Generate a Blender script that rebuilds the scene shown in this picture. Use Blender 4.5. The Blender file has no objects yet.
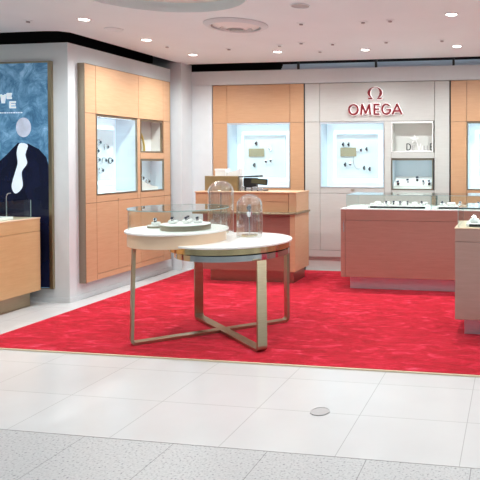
import bpy, bmesh, math, random
from mathutils import Vector, Matrix
random.seed(7)
PI = math.pi
sc = bpy.context.scene
COL = sc.collection

# ------------------------------------------------------------------ materials
def newmat(name):
    m = bpy.data.materials.new(name); m.use_nodes = True
    nt = m.node_tree; b = nt.nodes['Principled BSDF']
    return m, nt, b
def N(nt, typ, **kw):
    n = nt.nodes.new(typ)
    for k, v in kw.items():
        if hasattr(n, k): setattr(n, k, v)
        else: n.inputs[k].default_value = v
    return n
def coords(nt, scale=(1, 1, 1), loc=(0, 0, 0), rot=(0, 0, 0)):
    t = nt.nodes.new('ShaderNodeTexCoord'); mp = nt.nodes.new('ShaderNodeMapping')
    mp.inputs['Scale'].default_value = scale; mp.inputs['Location'].default_value = loc
    mp.inputs['Rotation'].default_value = rot
    nt.links.new(t.outputs['Object'], mp.inputs['Vector'])
    return mp.outputs['Vector']
def ramp(nt, fac, stops):
    r = nt.nodes.new('ShaderNodeValToRGB'); e = r.color_ramp.elements
    while len(e) < len(stops): e.new(0.5)
    for i, (p, c) in enumerate(stops):
        e[i].position = p; e[i].color = (*c, 1)
    nt.links.new(fac, r.inputs['Fac']); return r.outputs['Color']
def simple(name, col, rough=.5, metal=0, noise=0, nscale=8, bump=0, coat=0, emis=0, ecol=None, spec=.5):
    m, nt, b = newmat(name)
    b.inputs['Roughness'].default_value = rough; b.inputs['Metallic'].default_value = metal
    b.inputs['Coat Weight'].default_value = coat; b.inputs['Specular IOR Level'].default_value = spec
    b.inputs['Coat Roughness'].default_value = .12
    v = coords(nt); nz = N(nt, 'ShaderNodeTexNoise', Scale=nscale, Detail=5.0)
    nt.links.new(v, nz.inputs['Vector'])
    a = tuple(max(0, c * (1 - noise)) for c in col); d = tuple(min(1, c * (1 + noise)) for c in col)
    nt.links.new(ramp(nt, nz.outputs['Fac'], [(.3, a), (.7, d)]), b.inputs['Base Color'])
    if bump:
        bp = N(nt, 'ShaderNodeBump', Strength=bump, Distance=.005)
        nt.links.new(nz.outputs['Fac'], bp.inputs['Height']); nt.links.new(bp.outputs['Normal'], b.inputs['Normal'])
    if emis:
        b.inputs['Emission Color'].default_value = (*(ecol or col), 1); b.inputs['Emission Strength'].default_value = emis
    return m
def wood(name, c1, c2, rough=.4, coat=0, sc_=(1.2, 1.2, 14)):
    m, nt, b = newmat(name)
    b.inputs['Roughness'].default_value = rough; b.inputs['Coat Weight'].default_value = coat
    b.inputs['Coat Roughness'].default_value = .1
    v = coords(nt, sc_)
    n1 = N(nt, 'ShaderNodeTexNoise', Scale=4.0, Detail=8.0, Roughness=.65, Distortion=.4)
    nt.links.new(v, n1.inputs['Vector'])
    nt.links.new(ramp(nt, n1.outputs['Fac'], [(.25, c1), (.75, c2)]), b.inputs['Base Color'])
    bp = N(nt, 'ShaderNodeBump', Strength=.05, Distance=.002)
    nt.links.new(n1.outputs['Fac'], bp.inputs['Height']); nt.links.new(bp.outputs['Normal'], b.inputs['Normal'])
    return m
def brushed(name, col, rough=.3):
    m, nt, b = newmat(name)
    b.inputs['Metallic'].default_value = 1; b.inputs['Roughness'].default_value = rough
    v = coords(nt, (3, 3, 120)); n1 = N(nt, 'ShaderNodeTexNoise', Scale=3.0, Detail=4.0)
    nt.links.new(v, n1.inputs['Vector'])
    a = tuple(c * .88 for c in col); d = tuple(min(1, c * 1.08) for c in col)
    nt.links.new(ramp(nt, n1.outputs['Fac'], [(.3, a), (.7, d)]), b.inputs['Base Color'])
    return m
def thin_glass(name, tint=(.97, 1, .99), refl=1.0, base=.035, pw=5.0):
    m = bpy.data.materials.new(name); m.use_nodes = True; nt = m.node_tree; nt.nodes.clear()
    out = nt.nodes.new('ShaderNodeOutputMaterial'); mix = nt.nodes.new('ShaderNodeMixShader')
    tr = nt.nodes.new('ShaderNodeBsdfTransparent'); tr.inputs['Color'].default_value = (*tint, 1)
    gl = nt.nodes.new('ShaderNodeBsdfGlossy'); gl.inputs['Roughness'].default_value = .02
    ge = nt.nodes.new('ShaderNodeNewGeometry'); dt = nt.nodes.new('ShaderNodeVectorMath'); dt.operation = 'DOT_PRODUCT'
    nt.links.new(ge.outputs['Normal'], dt.inputs[0]); nt.links.new(ge.outputs['Incoming'], dt.inputs[1])
    def mth(op, a, b=None):
        n = nt.nodes.new('ShaderNodeMath'); n.operation = op
        for i, q in enumerate((a, b)):
            if q is None: continue
            if isinstance(q, (int, float)): n.inputs[i].default_value = q
            else: nt.links.new(q, n.inputs[i])
        return n.outputs[0]
    c = mth('ABSOLUTE', dt.outputs['Value']); k = mth('POWER', mth('SUBTRACT', 1.0, c), pw)
    fac = mth('ADD', mth('MULTIPLY', k, .96 * refl), base)     # Schlick reflectance of a clear pane
    fac = mth('MULTIPLY', fac, mth('SUBTRACT', 1.0, ge.outputs['Backfacing']))   # reflect once per pane, at its outer face
    nt.links.new(fac, mix.inputs['Fac'])
    nt.links.new(tr.outputs[0], mix.inputs[1]); nt.links.new(gl.outputs[0], mix.inputs[2])
    nt.links.new(mix.outputs[0], out.inputs['Surface'])
    return m
def emit(name, col, s):
    m, nt, b = newmat(name)
    b.inputs['Base Color'].default_value = (*col, 1)
    b.inputs['Emission Color'].default_value = (*col, 1); b.inputs['Emission Strength'].default_value = s
    return m

M = {}
M['wall'] = simple('white_wall_paint', (.67, .70, .72), .5, noise=.02)
M['ceiling'] = simple('ceiling_paint', (.80, .86, .88), .6, noise=.015, nscale=2)
M['cream'] = simple('coffer_cream_paint', (.80, .75, .68), .6, noise=.01)
M['void'] = simple('dark_plenum', (.02, .018, .02), .8)
M['wood'] = wood('beech_veneer', (.55, .32, .18), (.62, .385, .23), .42)
M['wood_back'] = wood('beech_veneer_back', (.52, .285, .155), (.59, .34, .195), .42)
M['wood_left'] = wood('amber_veneer', (.52, .31, .145), (.59, .365, .185), .4)
M['wood_carpet_tint'] = wood('carpet_tinted_veneer', (.37, .17, .13), (.44, .215, .17), .3, .25)  # red carpet reflection is mixed into this wood colour
M['wood_shade_tint'] = wood('shade_tinted_veneer', (.27, .10, .075), (.33, .13, .10), .35, .2)  # desk wood with ledge shade and carpet reflection put into its colour
M['wood_rose'] = wood('rose_veneer', (.36, .23, .19), (.42, .27, .23), .35, .2)
M['taupe'] = wood('taupe_veneer', (.52, .505, .48), (.57, .555, .53), .5)
M['backing'] = simple('seam_shadow_backing', (.22, .12, .07), .8)
M['backing_taupe'] = simple('seam_shadow_backing_taupe', (.25, .22, .2), .8)
M['bronze'] = brushed('champagne_bronze', (.42, .35, .24), .34)
M['bronze_dark'] = brushed('dark_bronze_trim', (.36, .31, .24), .35)
M['gold'] = brushed('polished_gold_band', (.80, .66, .38), .13)
M['mirror'] = brushed('mirror_steel', (.62, .68, .70), .08)
M['steel'] = brushed('brushed_steel', (.70, .73, .78), .5)
M['white'] = simple('white_lacquer', (.90, .88, .86), .25, noise=.005)
M['offwhite'] = simple('white_leather', (.82, .80, .79), .55, noise=.02)
M['peach'] = simple('peach_lacquer', (.78, .58, .41), .3, noise=.01, coat=.2)
M['black'] = simple('black_plastic', (.02, .02, .022), .3)
M['olive'] = simple('olive_plaque', (.40, .37, .26), .45, noise=.08, nscale=40)
M['silver'] = simple('silver_metal', (.75, .76, .8), .2, 1)
M['bluegrey'] = simple('blue_grey_louvre', (.62, .68, .78), .4)
M['darkred'] = simple('red_sign_enamel', (.20, .008, .015), .3)
M['halo'] = emit('white_sign_backing', (1, .93, .93), .55)
M['glass'] = thin_glass('clear_glass')
M['glass_dome'] = thin_glass('domed_glass', (.98, .99, .99), 1.0, .20, 2.0)
M['glass_green'] = thin_glass('glass_side_pane', (.94, .985, .98))
M['liner'] = simple('case_liner_pale_blue', (.66, .72, .78), .45)
M['panel_lit'] = emit('backlit_case_panel', (.80, .93, 1.0), 1.0)
M['board'] = simple('translucent_board', (.66, .76, .83), .5, noise=.015, nscale=3, emis=.22)
M['soft_panel'] = emit('soft_lit_back_panel', (.74, .85, .93), .38)
M['strip'] = emit('case_light_strip', (.88, .96, 1.0), 8)
M['soft_strip'] = emit('niche_light_strip', (1, .98, .94), 4)
M['bar'] = emit('case_light_bar', (.95, 1, 1), 2.2)
M['niche'] = simple('niche_grey', (.62, .62, .59), .55)
M['lamp'] = emit('downlight_lens', (1, .95, .9), 14)
M['dial'] = simple('watch_dial_navy', (.02, .025, .05), .2)
M['strap'] = simple('watch_strap_black', (.03, .03, .035), .4)
M['greyplastic'] = simple('grey_metal_fitting', (.42, .40, .40), .4)
M['moon'] = simple('print_pale', (.50, .55, .68), .5, emis=.25, noise=.25, nscale=9)
M['navy'] = simple('print_navy', (.006, .009, .035), .25, noise=.4, nscale=3)
M['lightprint'] = simple('print_white', (.72, .8, .88), .5, emis=.35)

# polished tiles and granite
def tilemat(name, c1, c2, w, h, ox, oy, rough, speck=False, mortar=(.22, .21, .21)):
    m, nt, b = newmat(name)
    v = coords(nt, (1, 1, 1), (-ox, -oy, 0))
    br = N(nt, 'ShaderNodeTexBrick'); br.offset = 0; br.squash = 1
    br.inputs['Scale'].default_value = 1; br.inputs['Brick Width'].default_value = w
    br.inputs['Row Height'].default_value = h; br.inputs['Mortar Size'].default_value = .0026
    br.inputs['Mortar Smooth'].default_value = .3
    br.inputs['Color1'].default_value = (*c1, 1); br.inputs['Color2'].default_value = (*c2, 1)
    br.inputs['Mortar'].default_value = (*mortar, 1)
    nt.links.new(v, br.inputs['Vector'])
    mix = N(nt, 'ShaderNodeMix'); mix.data_type = 'RGBA'; mix.blend_type = 'MULTIPLY'
    mix.inputs[0].default_value = 1
    nz = N(nt, 'ShaderNodeTexNoise', Scale=(75.0 if speck else 1.6), Detail=(2.0 if speck else 6.0))
    nt.links.new(v, nz.inputs['Vector'])
    st = [(.30, (.35, .35, .37)), (.40, (.86, .86, .87)), (.62, (1, 1, 1))] if speck else [(.3, (.93, .92, .92)), (.7, (1, 1, 1))]
    nt.links.new(br.outputs['Color'], mix.inputs[6]); nt.links.new(ramp(nt, nz.outputs['Fac'], st), mix.inputs[7])
    nt.links.new(mix.outputs[2], b.inputs['Base Color'])
    b.inputs['Roughness'].default_value = rough
    return m
M['tile'] = tilemat('polished_white_tile', (.60, .585, .585), (.585, .57, .57), .672, .545, -2.295, 3.17, .22, mortar=(.40, .39, .38))
M['granite'] = tilemat('speckled_granite', (.50, .49, .49), (.48, .47, .47), .558, 1.20, -2.449, 1.97, .35, True)

def carpetmat():
    m, nt, b = newmat('red_carpet_pile')
    v = coords(nt, (1, 2.2, 1))
    n1 = N(nt, 'ShaderNodeTexNoise', Scale=4.6, Detail=8.0, Roughness=.66, Distortion=1.2)
    n2 = N(nt, 'ShaderNodeTexNoise', Scale=300.0, Detail=2.0)
    nt.links.new(v, n1.inputs['Vector']); nt.links.new(v, n2.inputs['Vector'])
    c = ramp(nt, n1.outputs['Fac'], [(.25, (.26, .001, .005)), (.46, (.43, .002, .013)), (.58, (.57, .007, .030)), (.67, (.70, .05, .10)), (.78, (.78, .19, .27))])
    nt.links.new(c, b.inputs['Base Color'])
    b.inputs['Roughness'].default_value = .85; b.inputs['Specular IOR Level'].default_value = .1
    b.inputs['Sheen Weight'].default_value = .25; b.inputs['Sheen Tint'].default_value = (1, .35, .4, 1)
    bp = N(nt, 'ShaderNodeBump', Strength=.5, Distance=.01)
    nt.links.new(n2.outputs['Fac'], bp.inputs['Height']); nt.links.new(bp.outputs['Normal'], b.inputs['Normal'])
    return m
M['carpet'] = carpetmat()
def postermat():
    m, nt, b = newmat('blue_chalky_print')
    v = coords(nt)
    n1 = N(nt, 'ShaderNodeTexNoise', Scale=5.0, Detail=9.0, Roughness=.7, Distortion=1.5)
    nt.links.new(v, n1.inputs['Vector'])
    c = ramp(nt, n1.outputs['Fac'], [(.25, (.02, .06, .12)), (.45, (.06, .16, .28)), (.6, (.14, .29, .45)), (.8, (.42, .58, .75))])
    nt.links.new(c, b.inputs['Base Color']); nt.links.new(c, b.inputs['Emission Color'])
    b.inputs['Emission Strength'].default_value = .45; b.inputs['Roughness'].default_value = .2
    return m
M['poster'] = postermat()

# ------------------------------------------------------------------ mesh builder
class MB:
    def __init__(s): s.v = []; s.f = []; s.sm = []
    def add(s, vs, fs, smooth=False):
        o = len(s.v); s.v += [tuple(p) for p in vs]
        s.f += [tuple(i + o for i in f) for f in fs]; s.sm += [smooth] * len(fs); return s
    def box(s, x0, x1, y0, y1, z0, z1, bev=0):
        if x0 > x1: x0, x1 = x1, x0
        if y0 > y1: y0, y1 = y1, y0
        if z0 > z1: z0, z1 = z1, z0
        if bev:
            bm = bmesh.new(); bmesh.ops.create_cube(bm, size=1)
            for q in bm.verts:
                q.co = Vector(((x0 + x1) / 2 + q.co.x * (x1 - x0), (y0 + y1) / 2 + q.co.y * (y1 - y0), (z0 + z1) / 2 + q.co.z * (z1 - z0)))
            bmesh.ops.bevel(bm, geom=bm.edges[:], offset=bev, segments=2, affect='EDGES', profile=.5)
            bm.verts.index_update()
            s.add([q.co[:] for q in bm.verts], [[q.index for q in f.verts] for f in bm.faces]); bm.free(); return s
        v = [(x0, y0, z0), (x1, y0, z0), (x1, y1, z0), (x0, y1, z0), (x0, y0, z1), (x1, y0, z1), (x1, y1, z1), (x0, y1, z1)]
        return s.add(v, [(3, 2, 1, 0), (4, 5, 6, 7), (0, 1, 5, 4), (1, 2, 6, 5), (2, 3, 7, 6), (3, 0, 4, 7)])
    def lathe(s, prof, cx, cy, n=48, closed=True):
        vs = []; fs = []; k = len(prof)
        for i in range(n):
            a = 2 * PI * i / n
            for r, z in prof: vs.append((cx + r * math.cos(a), cy + r * math.sin(a), z))
        rng = k if closed else k - 1
        for i in range(n):
            j = (i + 1) % n
            for q in range(rng):
                p = (q + 1) % k
                fs.append((i * k + q, j * k + q, j * k + p, i * k + p))
        return s.add(vs, fs, True)
    def disc(s, cx, cy, r, z0, z1, n=48):
        vs = [(cx + r * math.cos(2 * PI * i / n), cy + r * math.sin(2 * PI * i / n), z) for z in (z0, z1) for i in range(n)]
        s.add(vs, [tuple(reversed(range(n))), tuple(range(n, 2 * n))])
        o = len(s.v) - 2 * n
        for i in range(n):
            j = (i + 1) % n; s.f.append((o + i, o + j, o + n + j, o + n + i)); s.sm.append(True)
        return s
    def prism(s, poly, a, b, axis='z'):
        n = len(poly)
        def P(p, h): return (p[0], p[1], h) if axis == 'z' else ((p[0], h, p[1]) if axis == 'y' else (h, p[0], p[1]))
        vs = [P(p, a) for p in poly] + [P(p, b) for p in poly]
        return s.add(vs, [tuple(reversed(range(n))), tuple(range(n, 2 * n))] + [(i, (i + 1) % n, n + (i + 1) % n, n + i) for i in range(n)])
    def tube(s, pts, r, n=10):
        pts = [Vector(p) for p in pts]; vs = []; fs = []
        for i, p in enumerate(pts):
            t = (pts[min(i + 1, len(pts) - 1)] - pts[max(i - 1, 0)]).normalized()
            u = t.cross(Vector((0, 0, 1))) if abs(t.z) < .95 else t.cross(Vector((1, 0, 0)))
            u.normalize(); w = t.cross(u)
            for k in range(n):
                a = 2 * PI * k / n; vs.append(p + u * (r * math.cos(a)) + w * (r * math.sin(a)))
        for i in range(len(pts) - 1):
            for k in range(n):
                j = (k + 1) % n; fs.append((i * n + k, i * n + j, (i + 1) * n + j, (i + 1) * n + k))
        fs.append(tuple(reversed(range(n)))); fs.append(tuple((len(pts) - 1) * n + k for k in range(n)))
        return s.add(vs, fs, True)
    def ribbon(s, pts, wdir, w, nrm_th):
        """flat bar along pts: width w along wdir, thickness nrm_th"""
        wd = Vector(wdir).normalized(); pts = [Vector(p) for p in pts]; vs = []; fs = []
        for i, p in enumerate(pts):
            a = (p - pts[i - 1]).normalized() if i else None
            b = (pts[i + 1] - p).normalized() if i < len(pts) - 1 else None
            t = ((a or b) + (b or a)).normalized(); nn = t.cross(wd).normalized()
            cosh = max(.5, abs(t.dot(a or b)))
            h = nrm_th / 2 / cosh
            for sx, sn in ((-1, -1), (1, -1), (1, 1), (-1, 1)): vs.append(p + wd * (sx * w / 2) + nn * (sn * h))
        for i in range(len(pts) - 1):
            for k in range(4):
                j = (k + 1) % 4; fs.append((i * 4 + k, i * 4 + j, i * 4 + 4 + j, i * 4 + 4 + k))
        fs.append((3, 2, 1, 0)); e = (len(pts) - 1) * 4; fs.append((e, e + 1, e + 2, e + 3))
        return s.add(vs, fs)

def obj(name, mb, mat, parent=None, bevel=0, recenter=True, loc=None):
    me = bpy.data.meshes.new(name)
    off = Vector((0, 0, 0))
    if parent is not None: off = Vector(parent['_w']) if '_w' in parent else Vector((0, 0, 0))
    elif loc is not None: off = Vector(loc)
    elif recenter and mb.v:
        xs = [p[0] for p in mb.v]; ys = [p[1] for p in mb.v]; zs = [p[2] for p in mb.v]
        off = Vector(((min(xs) + max(xs)) / 2, (min(ys) + max(ys)) / 2, min(zs)))
    me.from_pydata([(Vector(p) - off)[:] for p in mb.v], [], mb.f)
    for p, sm in zip(me.polygons, mb.sm): p.use_smooth = sm
    me.update()
    bm = bmesh.new(); bm.from_mesh(me); bmesh.ops.recalc_face_normals(bm, faces=bm.faces); bm.to_mesh(me); bm.free()
    if any(mb.sm): 
        try: me.set_sharp_from_angle(angle=math.radians(35))
        except Exception: pass
    mats = mat if isinstance(mat, (list, tuple)) else [mat]
    for m_ in mats: me.materials.append(m_)
    o = bpy.data.objects.new(name, me); COL.objects.link(o)
    if parent is not None: o.parent = parent
    else: o.location = off
    o['_w'] = off[:]
    if bevel:
        bv = o.modifiers.new('bevel', 'BEVEL'); bv.width = bevel; bv.segments = 2; bv.limit_method = 'ANGLE'
    return o
def tag(o, label, cat, group=None, kind=None):
    o['label'] = label; o['category'] = cat
    if group: o['group'] = group
    if kind: o['kind'] = kind
    return o
def thing(name, label, cat, loc, group=None):
    o = bpy.data.objects.new(name, None); COL.objects.link(o); o.location = loc; o['_w'] = tuple(loc)
    o.empty_display_size = .1
    return tag(o, label, cat, group)
def struct(name, mb, mat):
    o = obj(name, mb, mat, recenter=False); o['kind'] = 'structure'; return o
def copy_tree(root, loc, rotz=0, label=None, group=None, cat=None):
    r = root.copy(); COL.objects.link(r); r.location = loc; r.rotation_euler = (root.rotation_euler[0], root.rotation_euler[1], rotz)
    if label: r['label'] = label
    if group: r['group'] = group
    for ch in list(root.children):
        c = ch.copy(); COL.objects.link(c); c.parent = r
        for g in list(ch.children):
            d = g.copy(); COL.objects.link(d); d.parent = c
    return r
def glyph(c):
    """strokes of a geometric capital in a unit box: polylines or arcs"""
    def arc(a0, a1, n=28): return [(.5 + .5 * math.cos(math.radians(a0 + (a1 - a0) * i / n)), .5 + .5 * math.sin(math.radians(a0 + (a1 - a0) * i / n))) for i in range(n + 1)]
    return {'O': [arc(0, 360)], 'M': [[(.04, 0), (.14, 1)], [(.14, 1), (.5, .12)], [(.5, .12), (.86, 1)], [(.86, 1), (.96, 0)]],
            'E': [[(.0, 0), (.0, 1)], [(0, 1), (1, 1)], [(0, .52), (.9, .52)], [(0, 0), (1, 0)]],
            'G': [arc(42, 350), [(.99, .44), (.99, .42)], [(.56, .44), (1.0, .44)]], 'A': [[(0, 0), (.5, 1)], [(.5, 1), (1, 0)], [(.2, .30), (.8, .30)]],
            'D': [[(0, 0), (0, 1)], [(0, 1), (.4, 1)] , [(.4 + .6 * math.sin(PI * i / 20), .5 + .5 * math.cos(PI * i / 20)) for i in range(21)], [(.4, 0), (0, 0)]],
            'V': [[(0, 1), (.5, 0)], [(.5, 0), (1, 1)]], 'I': [[(.5, 0), (.5, 1)]], 'L': [[(0, 1), (0, 0)], [(0, 0), (1, 0)]],
            'W': [[(0, 1), (.27, 0)], [(.27, 0), (.5, .9)], [(.5, .9), (.73, 0)], [(.73, 0), (1, 1)]]}[c]
def letter_mb(c, x0, x1, z0, z1, yf, yb, grow=0, w=None):
    """upright letter facing -Y between yf and yb, fitted to the box"""
    w = (w or (z1 - z0) * .15)
    ax, bx, az, bz = x0 + w / 2, x1 - w / 2, z0 + w / 2, z1 - w / 2
    h = w / 2 + grow; mb = MB()
    for k, st in enumerate(glyph(c)):
        P = [Vector((ax + p[0] * (bx - ax), az + p[1] * (bz - az))) for p in st]
        n = len(P); closed = (P[0] - P[-1]).length < 1e-6
        L = []; R = []
        for i in range(n):
            a = P[i] - P[i - 1] if i else (P[-1] - P[-2] if closed else P[1] - P[0])
            b = P[i + 1] - P[i] if i < n - 1 else (P[1] - P[0] if closed else P[-1] - P[-2])
            t = (a.normalized() + b.normalized()).normalized(); nn = Vector((-t.y, t.x))
            e = Vector((0, 0))
            if not closed and n == 2: e = t * (h * .6) * (-1 if i == 0 else 1)
            L.append(P[i] + nn * h + e); R.append(P[i] - nn * h + e)
        for i in range(n - 1):
            mb.prism([tuple(R[i]), tuple(R[i + 1]), tuple(L[i + 1]), tuple(L[i])], yf + k * .0002, yb, 'y')
    return mb

# ------------------------------------------------------------------ camera (level of the eye 1.6 m)
H = 1.6
cam = bpy.data.cameras.new('camera'); co = bpy.data.objects.new('camera', cam); COL.objects.link(co)
f_, px, py, yaw, pitch = 614.04, 412.04, 170.71, .16509, .017683
co.location = (0, 0, H); co.rotation_euler = (PI / 2 - pitch, 0, yaw)
cam.sensor_fit = 'HORIZONTAL'; cam.sensor_width = 36; cam.lens = f_ / 480 * 36
cam.shift_x = -(px - 240) / 480; cam.shift_y = (py - 240) / 480
cam.clip_start = .05; cam.clip_end = 100
sc.camera = co

# ------------------------------------------------------------------ shell
ZC = 3.0; ZT = 2.905
struct('floor', MB().box(-9, 4, 3.17, 9.6, -.06, 0), M['tile'])
struct('floor', MB().box(-9, 4, -3, 3.166, -.06, 0), M['granite'])
# ceiling with a round coffer
def ceiling():
    outer = [(-9, -3), (4, -3), (4, 8.38), (-4.80, 8.38), (-4.82, 6.06), (-4.90, 5.98), (-5.05, 5.955), (-9, 5.93)]
    cx, cy, R = -2.95, 4.70, .74
    bm = bmesh.new(); loops = []
    vo = [bm.verts.new((x, y, ZC)) for x, y in outer]
    vi = [bm.verts.new((cx + R * math.cos(2 * PI * i / 64), cy + R * math.sin(2 * PI * i / 64), ZC)) for i in range(64)]
    es = [bm.edges.new((vo[i], vo[(i + 1) % len(vo)])) for i in range(len(vo))] + [bm.edges.new((vi[i], vi[(i + 1) % 64])) for i in range(64)]
    bmesh.ops.triangle_fill(bm, use_beauty=True, edges=es)
    r = bmesh.ops.extrude_face_region(bm, geom=bm.faces[:])
    for g in r['geom']:
        if isinstance(g, bmesh.types.BMVert): g.co.z += .05
    bm.verts.index_update()
    mb = MB().add([v.co[:] for v in bm.verts], [[v.index for v in f.verts] for f in bm.faces]); bm.free()
    struct('ceiling', mb, M['ceiling'])
    struct('trim_1', MB().lathe([(R + .02, ZC + .045), (R + .02, ZC + .09), (R - .0, ZC + .09), (R - .0, ZC + .045)], cx, cy, 64), M['ceiling'])
    struct('ceiling', MB().disc(cx, cy, R + .03, ZC + .0905, ZC + .11, 64), M['cream'])
ceiling()
# dark plenum above the shop
struct('ceiling', MB().box(-9, 4, -3, 9.6, 3.7, 3.75), M['void'])
struct('wall_back', MB().box(-5.7, 4, 9.2, 9.4, 0, 3.7), M['void'])
struct('wall_left', MB().box(-9.1, -9, -3, 9.6, 3.051, 3.7).box(-9, -5.36, 6.60, 6.7, 0, 3.7).box(-5.7, -5.6, 6.7, 9.2, 0, 3.7), M['void'])
struct('wall_front', MB().box(-9, 4, -3.1, -3, 3.051, 3.7), M['void'])
struct('wall_right', MB().box(4, 4.1, -3, 9.4, 2.9, 3.7), M['void'])
# left wall with a hole for the cabinet
YQ = 6.12
def wall_left():
    mb = MB(); x0, x1 = -5.35, -4.90
    u0, u1, z0, z1 = 6.275, 8.045, .185, 2.705
    mb.box(x0, x1, YQ, u0, 0, ZT, 0); mb.box(x0, x1, u1, 8.19, 0, ZT); mb.box(x0, x1, u0, u1, 0, z0); mb.box(x0, x1, u0, u1, z1, ZT)
    return mb
struct('wall_left', wall_left(), M['wall'])
struct('wall_front', MB().box(-9, -5.35, YQ, YQ + .35, 0, ZT), M['wall'])
struct('baseboard_front', MB().box(-9, -4.895, YQ - .012, YQ - .001, 0, .055), M['wall'])
struct('baseboard_left', MB().box(-4.899, -4.888, YQ - .01, 8.185, 0, .055), M['wall'])
# white pillar in the corner, up to the ceiling
struct('wall_pillar', MB().box(-5.3, -4.74, 8.2, 8.495, 0, 3.0).box(-5.3, -4.80, 8.385, 8.495, 3.0, 3.3), M['wall'])
# back wall
YB = 8.5
struct('wall_back', MB().box(-5.3, -4.42, YB, 9.1, 0, 2.705).box(-5.3, 3.5, YB - .012, 9.1, 2.705, ZT), M['wall'])
struct('baseboard_back', MB().box(-4.73, -4.42, YB - .014, YB - .002, 0, .055), M['wall'])

# ------------------------------------------------------------------ carpet
t = thing('carpet', 'bright red plush carpet covering the shop floor under the counters', 'carpet', (-1.0, 6.4, 0))
obj('pile', MB().box(-4.60, 3, 4.522, 8.44, .001, .014), M['carpet'], t)
obj('edging', MB().box(-4.60, 3, 4.508, 4.521, .001, .012), simple('cream_edging', (.75, .6, .42), .5), t)
tag(obj('floor_cap', MB().disc(-1.212, 3.721, .058, .0005, .004, 32).lathe([(.058, .0005), (.062, .0005), (.062, .006), (.058, .006)], -1.212, 3.721, 32), M['greyplastic']),
    'small round grey metal cap set in the white tile floor', 'floor cap')

# ------------------------------------------------------------------ watch prototype (faces -Y, centre at origin)
def watch_parts(root, strapm, casem, dialm):
    s_ = MB(); pts = []
    for i in range(25):
        a = 2 * PI * i / 24; pts.append((0, .021 * math.cos(a) + .012, .036 * math.sin(a)))
    for i in range(24):
        (x, y0, z0), (x, y1, z1) = pts[i], pts[i + 1]
        k0 = (y0 - .012) * .88 + .012; k1 = (y1 - .012) * .88 + .012
        s_.add([(-.011, y0, z0), (.011, y0, z0), (.011, y1, z1), (-.011, y1, z1), (-.011, k0, z0 * .92), (.011, k0, z0 * .92), (.011, k1, z1 * .92), (-.011, k1, z1 * .92)],
               [(0, 1, 2, 3), (7, 6, 5, 4), (0, 3, 7, 4), (1, 5, 6, 2)])
    obj('strap', s_, strapm, root)
    def ydisc(r0, ya, yb):
        n = 20; mb = MB()
        vs = [(r0 * math.cos(2 * PI * i / n), y, r0 * math.sin(2 * PI * i / n)) for y in (ya, yb) for i in range(n)]
        mb.add(vs, [tuple(range(n)), tuple(reversed(range(n, 2 * n)))] + [(i, n + i, n + (i + 1) % n, (i + 1) % n) for i in range(n)]); return mb
    c_ = obj('case', ydisc(.021, -.018, -.006), casem, root)
    obj('dial', ydisc(.016, -.0195, -.0185), dialm, root)
    obj('crown', MB().box(.0205, .026, -.014, -.010, -.003, .003), casem, root)
def watch(label, loc, rotz, strapm, group, casem=None, dialm=None, tilt=0):
    key = (strapm, dialm)
    if key not in WP:
        r = thing('wrist_watch', label, 'watch', (0, 0, 0), group); watch_parts(r, M[strapm], M['silver'], M[dialm or 'dial'])
        r.location = loc; r.rotation_euler = (tilt, 0, rotz); WP[key] = r; return r
    r = copy_tree(WP[key], loc, rotz, label, group); r.rotation_euler = (tilt, 0, rotz); return r
WP = {}

# ------------------------------------------------------------------ wall cabinets
class Map:
    def __init__(s, kind, f): s.k = kind; s.f = f
    def box(s, mb, u0, u1, z0, z1, d0, d1, bev=0):
        if s.k == 'back': mb.box(u0, u1, s.f + d0, s.f + d1, z0, z1, bev)
        else: mb.box(s.f - d0, s.f - d1, u0, u1, z0, z1, bev)
        return mb
    def p(s, u, z, d): return (u, s.f + d, z) if s.k == 'back' else (s.f - d, u, z)
G = .0025
def cab_panels(root, mp, panels, mat, back, th=.018):
    for (n, u0, u1, z0, z1) in panels:
        obj(n, mp.box(MB(), u0 + G, u1 - G, z0 + G, z1 - G, 0, th, .0015), mat, root)
    mb = MB()
    for (n, u0, u1, z0, z1) in panels: mp.box(mb, u0, u1, z0, z1, th + .001, th + .03)
    obj('carcass', mb, back, root)
def case(root, mp, u0, u1, z0, z1, depth, frame, board=None, lit=True, glass=True, liner='liner', glow=True):
    """recessed display case: liner box, frame, light strip, backlit panel, board, glass"""
    fr = .014
    c = MB(); d0 = .02; w = .012
    mp.box(c, u0, u0 + w, z0, z1, d0, depth); mp.box(c, u1 - w, u1, z0, z1, d0, depth)
    mp.box(c, u0 + w, u1 - w, z0, z0 + w, d0, depth); mp.box(c, u0 + w, u1 - w, z1 - w, z1, d0, depth)
    mp.box(c, u0, u1, z0, z1, depth, depth + .012)
    cc = obj('display_case', c, M[liner], root)
    if board: obj('back_light', mp.box(MB(), u0 + w, u1 - w, z0 + w, z1 - w, depth - .0008, depth - .0002), M['soft_panel'], cc)
    f = MB()
    mp.box(f, u0, u0 + fr, z0, z1, -.003, d0); mp.box(f, u1 - fr, u1, z0, z1, -.003, d0)
    mp.box(f, u0 + fr, u1 - fr, z0, z0 + fr, -.003, d0); mp.box(f, u0 + fr, u1 - fr, z1 - .023, z1, -.003, d0)
    obj('frame', f, M[frame], root)
    if lit:
        obj('light_strip', mp.box(MB(), u0 + .05, u1 - .05, z1 - w - .009, z1 - w - .0005, .022, .045), M['strip' if lit is True else 'soft_strip'], cc)
    if board:
        a, b, e, g, bd = board
        if glow:
            obj('light_panel', mp.box(MB(), a - .05, b + .05, e - .05, g + .05, depth - .02, depth - .001), M['panel_lit'], cc)
        obj('display_board', mp.box(MB(), a, b, e, g, bd, bd + .02, .004), M['board'], cc)
    if glass:
        obj('glass_pane', mp.box(MB(), u0 + fr, u1 - fr, z0 + fr, z1 - fr, .006, .012), M['glass'], root)
    return cc

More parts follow.
